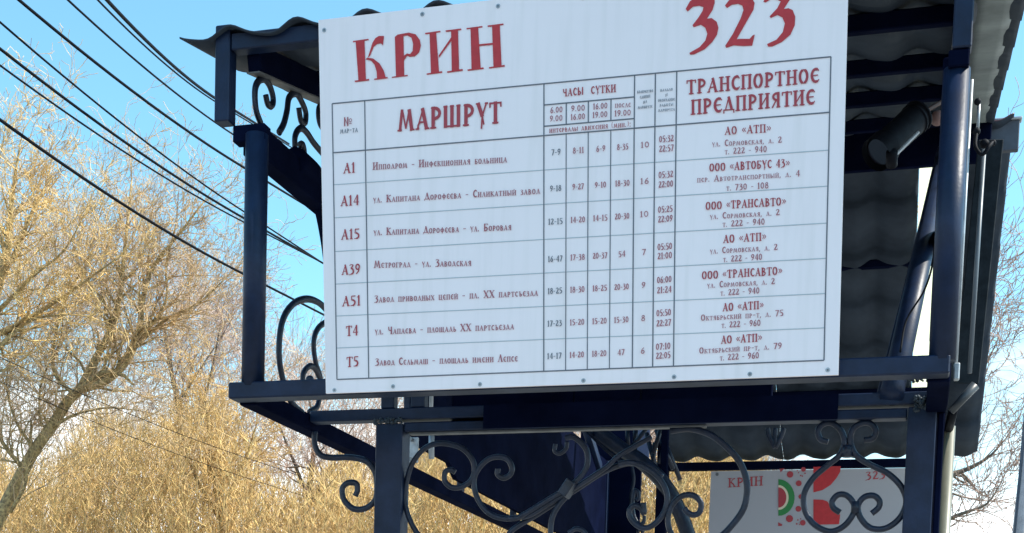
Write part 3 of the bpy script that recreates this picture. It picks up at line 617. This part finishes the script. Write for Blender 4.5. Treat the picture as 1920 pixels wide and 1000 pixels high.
shp('emblem_shape', [(985,465),(1070,468),(1112,485),(1140,530),(1185,565),(1225,600),(1222,640),(1215,688),(1000,692),(985,680)], RED)
def half(rx, ry): return [(670+rx*math.cos(R(t_)), 448-ry*math.sin(R(t_))) for t_ in range(90, -91, -12)]
shp('emblem_ring', half(146, 165), GREEN); shp('emblem_ring', half(92, 112), CREAM, .004); shp('emblem_ring', half(72, 92), REDD, .005)
for x, y, r_ in ((775, 240, 30), (853, 320, 27), (872, 440, 22), (850, 550, 27), (770, 638, 33), (890, 675, 26), (895, 195, 22), (850, 225, 6), (870, 250, 7), (840, 205, 6), (885, 255, 7), (910, 230, 7), (845, 650, 7), (870, 640, 6), (835, 685, 8), (860, 690, 5)):
    shp('emblem_dot', [(x+r_*math.cos(R(t_)), y+r_*math.sin(R(t_))) for t_ in range(0, 360, 36)], REDD)
shp('emblem_dot', [(680, 190), (725, 185), (690, 222)], REDD); shp('emblem_dot', [(668, 670), (705, 690), (700, 704), (668, 704)], REDD)

for x, z in ((-1.13, 2.86), (.02, 2.88), (-1.13, 1.79), (.02, 1.79)):
    obj('bolt', tube_bm([(x, Y2, z), (x, Y2-.006, z)], .009, 10), SCREW, E_)
# ---------------------------------------------------------------- spotlight under the roof
SP = tag(empty('spotlight', tuple(at(1760, 205, 4.4))), 'black cylindrical spotlight tilted down under the roof beside the right pole', 'spotlight')
a, b = at(1650, 284, 4.35), at(1724, 216, 4.45); d = (b-a).normalized()
body = obj('housing', tube_bm([a, a+d*.012, a+d*.02, b-d*.02, b, b+d*.02], [.047, .047, .044, .045, .040, .020], 24), BLACK, SP, smooth=True)
obj('hood', tube_bm([a-d*.02, a+d*.03], [.051, .050], 24, cap=False), BLACK, SP, smooth=True)
obj('lens', tube_bm([a-d*.001, a-d*.003], .040, 20), mat('dark_glass', (.02, .02, .03), .1), SP)
obj('clamp', tube_bm([at(1672, 298, 4.33)+Vector((0, -.02, .012)), at(1672, 298, 4.33)+Vector((0, .02, -.012))], .017, 14), BLACK, SP, smooth=True)
obj('cooling_rib', tube_bm([b-d*.012, b-d*.006], .049, 20), BLACK, SP, smooth=True); obj('cooling_rib', tube_bm([b-d*.03, b-d*.024], .048, 20), BLACK, SP, smooth=True)
obj('bracket', bar_bm(b, at(1768, 190, 4.5), .02, .012), mat('rusty_bracket', (.10, .06, .05), .6), SP)
obj('rod', tube_bm([at(1680, 290, 4.32), at(1722, 248, 4.36)], .005, 8), STEEL, SP)
bm = bmesh.new(); bmesh.ops.create_uvsphere(bm, u_segments=14, v_segments=8, radius=.022, matrix=Matrix.Translation(at(1758, 222, 4.5))); obj('joint', bm, mat('pinkish_joint', (.22, .13, .12), .5), SP, smooth=True)

# ---------------------------------------------------------------- overhead cables
def cable(p, q, r_, label, Ya=10, Yb=15, sag=.06, ext=1.25, name='overhead_cable', grp='overhead cables crossing the sky'):
    A = at(*p, Ya); B = at(*q, Yb); d = B-A; A2 = A-d*.8; B2 = B+d*ext
    n = 40; pts = []; r_ *= 1.22 if name == 'overhead_cable' else .62
    for i in range(n+1):
        t_ = i/n; P = A2.lerp(B2, t_); s_ = (P-A).dot(d)/d.length_squared; P.z -= sag*4*s_*(1-s_) if s_ < 1 else -sag*4*(s_-1); pts.append(P)
    o = obj(name, tube_bm(pts, r_, 7), RUBBER, smooth=True); tag(o, label, 'cable', grp)
cable((0, 225), (445, 508), .012, 'lowest thick black cable, crossing in front of the treetops')
cable((0, 123), (448, 412), .0075, 'second lowest cable, thin, just under a thicker one')
cable((0, 92), (448, 404), .011, 'thick cable between two thinner ones, reaching the left pole halfway up')
cable((0, 42), (448, 391), .008, 'thin cable third from the bottom pair, meeting them behind the left pole')
cable((35, 0), (450, 310), .0115, 'bold single cable crossing the clear sky in the middle of the bundle')
cable((127, 0), (452, 262), .008, 'thin cable under the twin pair at the roof corner')
cable((183, 0), (412, 196), .007, 'thinner lower one of the twin cables near the roof corner')
cable((200, 0), (412, 190), .013, 'topmost thickest cable, running into the roof corner')
cable((0, 670), (480, 865), .008, 'faint thin wire in front of the bare trees, upper of two', 16, 20, grp='faint wires in front of the trees', name='thin_wire')
cable((0, 716), (480, 902), .008, 'faint thin wire in front of the bare trees, lower of two', 16, 20, grp='faint wires in front of the trees', name='thin_wire')

# ---------------------------------------------------------------- leaning pole, far right
a, b = at(1932, 780, 9), at(1914, 1000, 9); d = (a-b)
PL = tag(empty('concrete_pole', (b.x, 9, 0)), 'pale grey leaning concrete pole cut by the right edge of the photo', 'pole')
base = b - d*(b.z/d.z)
obj('shaft', tube_bm([base, b, a, a+d*2.5], [.075, .05, .032, .02], 16), CONC, PL, smooth=True)
obj('cable_duct', tube_bm([base+Vector((-.06, -.06, 0)), b+Vector((-.035, -.03, 0)), a+Vector((-.03, -.02, 0))], .010, 8), mat('dark_duct', (.06, .07, .09), .5), PL, smooth=True)

# ---------------------------------------------------------------- trees
class Seg:
    def __init__(s): s.a = []; s.b = []; s.ra = []; s.rb = []
    def add(s, a, b, ra, rb): s.a.append(a); s.b.append(b); s.ra.append(ra); s.rb.append(rb)
    def build(s, name, m, parent=None, k=3, kind=None):
        a = np.array(s.a, float); b = np.array(s.b, float); ra = np.array(s.ra)[:, None]; rb = np.array(s.rb)[:, None]
        d = b-a; d /= np.maximum(np.linalg.norm(d, axis=1, keepdims=True), 1e-9)
        ref = np.where(np.abs(d[:, 2:3]) > .9, np.array([[1., 0, 0]]), np.array([[0, 0, 1.]])); s1 = np.cross(d, ref); s1 /= np.linalg.norm(s1, axis=1, keepdims=True); s2 = np.cross(d, s1)
        n = len(a); V_ = np.zeros((n, 2*k, 3))
        for j in range(k):
            an = 2*math.pi*j/k; off = s1*math.cos(an)+s2*math.sin(an); V_[:, j] = a+off*ra; V_[:, k+j] = b+off*rb
        base_ = (np.arange(n)*2*k)[:, None]
        F = np.concatenate([base_+np.array([[j, (j+1) % k, k+(j+1) % k, k+j]]) for j in range(k)], axis=1).reshape(-1)
        me = bpy.data.meshes.new(name); nf = n*k
        me.vertices.add(n*2*k); me.vertices.foreach_set('co', V_.reshape(-1)); me.loops.add(nf*4); me.loops.foreach_set('vertex_index', F.astype(np.int32))
        me.polygons.add(nf); me.polygons.foreach_set('loop_start', np.arange(0, nf*4, 4, dtype=np.int32)); me.polygons.foreach_set('loop_total', np.full(nf, 4, dtype=np.int32))
        me.polygons.foreach_set('use_smooth', np.ones(nf, dtype=bool)); me.update(calc_edges=True); me.materials.append(m)
        o = bpy.data.objects.new(name, me); col.objects.link(o)
        if parent: o.parent = parent; o.matrix_parent_inverse = Matrix.Translation(-Vector(parent.location))
        if kind: o['kind'] = kind
        return o
def grow(sg, tw, p, d, ln, r, lvl, rnd, minr=.0035, trop=.10, wild=.50, dens=1.0):
    n = 5 if lvl > 1 else 4; st = ln/n; pts = [p]; q = p; dd = d
    for i in range(n):
        dd = (dd + Vector((rnd.gauss(0, wild), rnd.gauss(0, wild), rnd.gauss(0, wild)+trop))*.5).normalized(); q2 = q+dd*st
        ra, rb = max(minr, r*(1-.75*i/n)), max(minr, r*(1-.75*(i+1)/n)); (sg if ra > .016 else tw).add(tuple(q), tuple(q2), ra, rb); q = q2; pts.append((q.copy()))
        if lvl > 0:
            c = rnd.choice((1, 1, 1, 2))
            for _ in range(c):
                if rnd.random() > dens: continue
                ax = Vector((rnd.gauss(0, 1), rnd.gauss(0, 1), rnd.gauss(0, 1))); sd_ = (ax - dd*ax.dot(dd)).normalized()
                nd = (dd*rnd.uniform(.6, 1.0) + sd_*rnd.uniform(.45, .9)).normalized()
                grow(sg, tw, q, nd, ln*rnd.uniform(.42, .68), rb*.62, lvl-1, rnd, minr, trop, wild, dens)
def tree(limbs, Y, label, twigm, barkm, seed, lvl=3, ln=1.6, minr=.0045, spread=.45, dens=.62, group='bare spring trees behind the shelter', trunk_to_ground=None, first=2, trop=.12):
    """limbs: lists of (x, y, radius) traced from the photograph; each bends off the tree's own plane at Y"""
    rnd = random.Random(seed); sg, tw = Seg(), Seg(); bark = Seg()
    g0 = trunk_to_ground; root = empty('bare_tree', (g0[0], g0[1], 0) if g0 else tuple(at(limbs[0][0][0], limbs[0][0][1], Y)))
    for li, lb in enumerate(limbs):
        dep = [0.0]
        for i in range(1, len(lb)): dep.append(dep[-1]+rnd.gauss(0, .12)*(1 if li else .3))
        base_off = 0
        P = [at(x, y, Y+(dep[i] if not (li and i == 0) else 0)) for i, (x, y, r_) in enumerate(lb)]
        rs = [r_ for _, _, r_ in lb]
        C_ = crom(P, 4); nC = len(C_)
        rr = [rs[min(int(i/4), len(rs)-1)]*(1-(i % 4)/4)+rs[min(int(i/4)+1, len(rs)-1)]*(i % 4)/4 for i in range(nC)]
        if li == 0 and g0: C_ = [Vector((g0[0], g0[1], 0))]+C_; rr = [rr[0]*1.5]+rr
        bm_pts.append((C_, rr, root, barkm))
        for i in range(1 if li else first, nC):
            d = (C_[i]-C_[i-1]).normalized(); c = rnd.choice((1, 1, 2)) if rr[i] < .07 else rnd.choice((0, 1))
            for _ in range(c):
                ax = Vector((rnd.gauss(0, 1), rnd.gauss(0, 1), rnd.gauss(0, .8))); sd_ = (ax-d*ax.dot(d)).normalized()
                nd = (d*.7+sd_*rnd.uniform(.5, 1)+Vector((0, 0, .25))).normalized()
                L_ = ln*rnd.uniform(.5, 1.1)*(1-.45*i/nC); grow(sg, tw, C_[i], nd, L_, min(rr[i]*.5, .022), lvl, rnd, minr, trop, dens=dens)
        grow(sg, tw, C_[-1], (C_[-1]-C_[-2]).normalized(), ln*.8, rr[-1], lvl, rnd, minr, trop, dens=dens)
    for C2, r2, rt, bmat in [t_ for t_ in bm_pts if t_[2] is root]:
        part_ = obj('trunk' if C2 is bm_pts[[t_[2] for t_ in bm_pts].index(root)][0] else 'limb', tube_bm(C2, r2, 9), bmat, root, smooth=True)
    if sg.a: sg.build('branches', barkm, root, 5, 'stuff')
    tw.build('crown', twigm, root, 3)
    tag(root, label, 'tree', group)
    STAT.append((label[:30], len(sg.a), len(tw.a)))
    return root
bm_pts = []; STAT = []
gp = lambda x, y, Y: (at(x, y, Y).x, Y)
# the forked tree
tree([
 [(-62, 1090, .125), (-8, 985, .108), (38, 895, .10), (62, 850, .09), (100, 795, .085), (128, 752, .078), (152, 728, .072)],
 [(150, 730, .062), (175, 680, .056), (205, 625, .052), (224, 560, .042), (232, 490, .032), (240, 410, .022), (247, 340, .012)],
 [(150, 730, .068), (195, 716, .062), (235, 680, .06), (260, 625, .05), (268, 560, .04), (288, 500, .028), (335, 440, .02), (385, 375, .010)],
 [(255, 640, .035), (290, 600, .026), (312, 560, .02), (312, 500, .015), (330, 420, .008)],
 [(250, 655, .03), (310, 600, .022), (370, 570, .015), (425, 520, .008)],
 [(128, 755, .03), (82, 800, .02), (74, 740, .018), (88, 690, .015), (110, 650, .012), (118, 600, .01)],
 [(140, 740, .035), (105, 705, .028), (100, 650, .02), (125, 560, .014), (170, 480, .01)],
 [(215, 600, .03), (190, 560, .02), (150, 500, .015), (130, 430, .008)],
 [(45, 880, .04), (5, 830, .03), (-25, 760, .02), (-30, 690, .01)],
 [(70, 850, .03), (30, 790, .022), (12, 720, .014), (25, 660, .008)], [(20, 960, .03), (50, 900, .02), (40, 830, .012), (60, 780, .007)],
 [(100, 800, .03), (140, 778, .02), (200, 765, .014), (260, 770, .008)],
], 19, 'forked bare tree with thick mossy trunk leaning right, left of the shelter', TWIG, BARK, 3, lvl=3, ln=1.55, minr=.0034, dens=.53, trunk_to_ground=gp(-190, 1300, 19), first=10)
# golden tree at the left edge
tree([
 [(-90, 1000, .13), (-60, 800, .11), (-30, 640, .09), (-5, 540, .07), (15, 470, .05), (20, 400, .035), (30, 320, .018), (38, 270, .01)],
 [(-30, 640, .05), (30, 610, .035), (90, 575, .026), (150, 535, .018), (225, 480, .01)],
 [(0, 530, .04), (30, 470, .03), (60, 400, .022), (85, 350, .014), (100, 280, .007)],
 [(-50, 720, .05), (0, 650, .035), (60, 600, .02), (130, 590, .012)],
 [(10, 480, .03), (-10, 400, .02), (-5, 330, .012), (10, 240, .007)],
 [(-20, 600, .04), (20, 560, .025), (60, 520, .018), (120, 470, .012), (160, 400, .007)],
], 17, 'tall golden twigged tree cut by the left edge of the photo', TWIGG, BARK, 5, lvl=3, ln=1.3, minr=.0036, dens=.5, trunk_to_ground=gp(-110, 1300, 17), first=4)
# further trees between the forked tree and the shelter and beyond
tree([
 [(330, 1150, .12), (345, 950, .10), (340, 800, .07), (320, 690, .045), (305, 600, .03), (290, 500, .018), (285, 430, .008)],
 [(345, 860, .05), (380, 760, .035), (400, 680, .02), (415, 600, .01)], [(335, 760, .04), (370, 700, .02), (410, 640, .014), (440, 590, .008)],
], 26, 'thin brown bare tree standing behind the forked tree', TWIGP, BARKD, 8, lvl=3, ln=1.9, minr=.0042, trunk_to_ground=gp(330, 1400, 26), first=6, dens=.5)
tree([
 [(560, 1150, .10), (570, 980, .08), (585, 880, .05), (590, 800, .02)],
 [(570, 960, .05), (620, 880, .03), (650, 820, .015)], [(575, 930, .04), (545, 850, .025), (520, 790, .012)],
], 24, 'low bare tree with spreading twigs under the left end of the lintel', TWIGP, BARKD, 9, lvl=3, ln=1.6, minr=.0042, trunk_to_ground=gp(560, 1400, 24), first=5, dens=.55)
tree([
 [(430, 1150, .10), (420, 1000, .08), (400, 880, .05), (390, 800, .025), (385, 740, .012)],
 [(415, 960, .04), (460, 860, .025), (480, 800, .012)], [(415, 980, .04), (360, 880, .025), (340, 800, .012)],
], 22, 'yellow twigged young tree rising out of the thicket left of the entrance', TWIGG, BARK, 10, lvl=3, ln=1.3, minr=.004, trunk_to_ground=gp(430, 1400, 22), first=5)
tree([
 [(1215, 1150, .10), (1210, 1000, .08), (1200, 900, .05), (1195, 820, .025), (1190, 740, .012)],
 [(1210, 980, .04), (1270, 920, .025), (1310, 860, .015), (1340, 800, .008)], [(1205, 950, .03), (1170, 880, .02), (1160, 820, .012)],
], 24, 'pale bare tree seen through the entrance beside the emblem board', TWIGP, BARKD, 12, lvl=3, ln=1.6, minr=.0042, trunk_to_ground=gp(1215, 1400, 24), first=5, dens=.5)
tree([
 [(1285, 1150, .08), (1280, 1000, .06), (1275, 920, .04), (1270, 840, .02)], [(1280, 980, .03), (1300, 920, .015), (1320, 880, .01)],
], 21, 'golden bush-like tree seen just left of the emblem board', TWIGG, BARK, 13, lvl=3, ln=1.1, minr=.005, trunk_to_ground=gp(1285, 1400, 21), first=5)
tree([
 [(1720, 1150, .15), (1725, 900, .12), (1735, 700, .08), (1745, 500, .05), (1750, 350, .02)],
 [(1725, 900, .05), (1800, 885, .035), (1850, 860, .02), (1880, 830, .01)], [(1728, 850, .04), (1790, 780, .025), (1840, 700, .014), (1870, 640, .008)],
 [(1735, 700, .03), (1790, 620, .02), (1840, 550, .012), (1865, 500, .007)], [(1745, 560, .02), (1800, 480, .014), (1850, 400, .008)], [(1722, 1000, .04), (1800, 965, .025), (1850, 945, .014), (1880, 900, .008)],
], 20, 'grey bare tree whose fine twigs reach out right of the shelter roof', TWIGP, BARKD, 15, lvl=2, ln=1.3, minr=.0042, trunk_to_ground=gp(1720, 1400, 20), first=12, dens=.75)

# willow thicket: a mass of upright shoots nobody could count
rnd = random.Random(21); sg = Seg()
for k in range(2700):
    px = rnd.uniform(-120, 1420); Y = rnd.uniform(20, 29)
    top = 815 + 55*math.sin(px/90.0+1.2)+35*math.sin(px/37.0) + abs(rnd.gauss(0, 75)) - (40 if px < 480 else 0)
    b_ = at(px+rnd.uniform(-60, 60), 1120, Y); t_ = at(px, top, Y+rnd.uniform(-.6, .6)); n = 7; q = b_; r_ = rnd.uniform(.006, .010)
    for i in range(n):
        w = (i+1)/n; q2 = b_.lerp(t_, w)+Vector((rnd.gauss(0, .05), rnd.gauss(0, .05), 0)); sg.add(tuple(q), tuple(q2), r_*(1-.6*i/n), r_*(1-.6*(i+1)/n))
        if i > 0:
            for _ in range(3):
                d = Vector((rnd.gauss(0, .5), rnd.gauss(0, .5), rnd.uniform(.3, 1.1))).normalized(); L_ = rnd.uniform(.15, .55); m_ = q+d*L_*.5; e_ = m_+(d+Vector((rnd.gauss(0, .3), 0, .3))).normalized()*L_*.5
                sg.add(tuple(q), tuple(m_), .006, .0055); sg.add(tuple(m_), tuple(e_), .0055, .004)
        q = q2
th = sg.build('willow_thicket', TWIGG, None, 3)
tag(th, 'dense thicket of golden willow shoots along the bottom behind the shelter', 'thicket', kind='stuff')
# far-off wood: one mass of fine pale branches behind everything
sg2 = Seg(); rnd = random.Random(33)
def fine(q, d, L_, lv):
    for i in range(3):
        d = (d+Vector((rnd.gauss(0, .3), rnd.gauss(0, .3), rnd.gauss(.06, .25)))*.6).normalized(); q2 = q+d*(L_/3)
        sg2.add(tuple(q), tuple(q2), .011-.003*(2-lv), .009-.003*(2-lv)); q = q2
        if lv > 0:
            for _ in range(2):
                v = Vector((rnd.gauss(0, 1), rnd.gauss(0, 1), rnd.gauss(.3, .7))).normalized(); fine(q, (d*.7+v*.8).normalized(), L_*.62, lv-1)
for k in range(760):
    px = rnd.uniform(-150, 1450); Y = rnd.uniform(32, 42)
    tops = np.interp(px, (-150, 0, 150, 300, 420, 520, 620, 760, 1450), (380, 430, 520, 520, 600, 690, 760, 800, 800))
    y = tops + 30 + (1000-tops)*rnd.random()**1.15
    fine(at(px, y, Y), Vector((rnd.gauss(0, .35), rnd.gauss(0, .35), 1)).normalized(), rnd.uniform(1.3, 2.2), 2)
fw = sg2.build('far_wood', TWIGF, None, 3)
tag(fw, 'pale leafless wood far behind the thicket and trees', 'wood', kind='stuff')
print('FAR', len(sg2.a))
print('SEGS', STAT, len(sg.a))
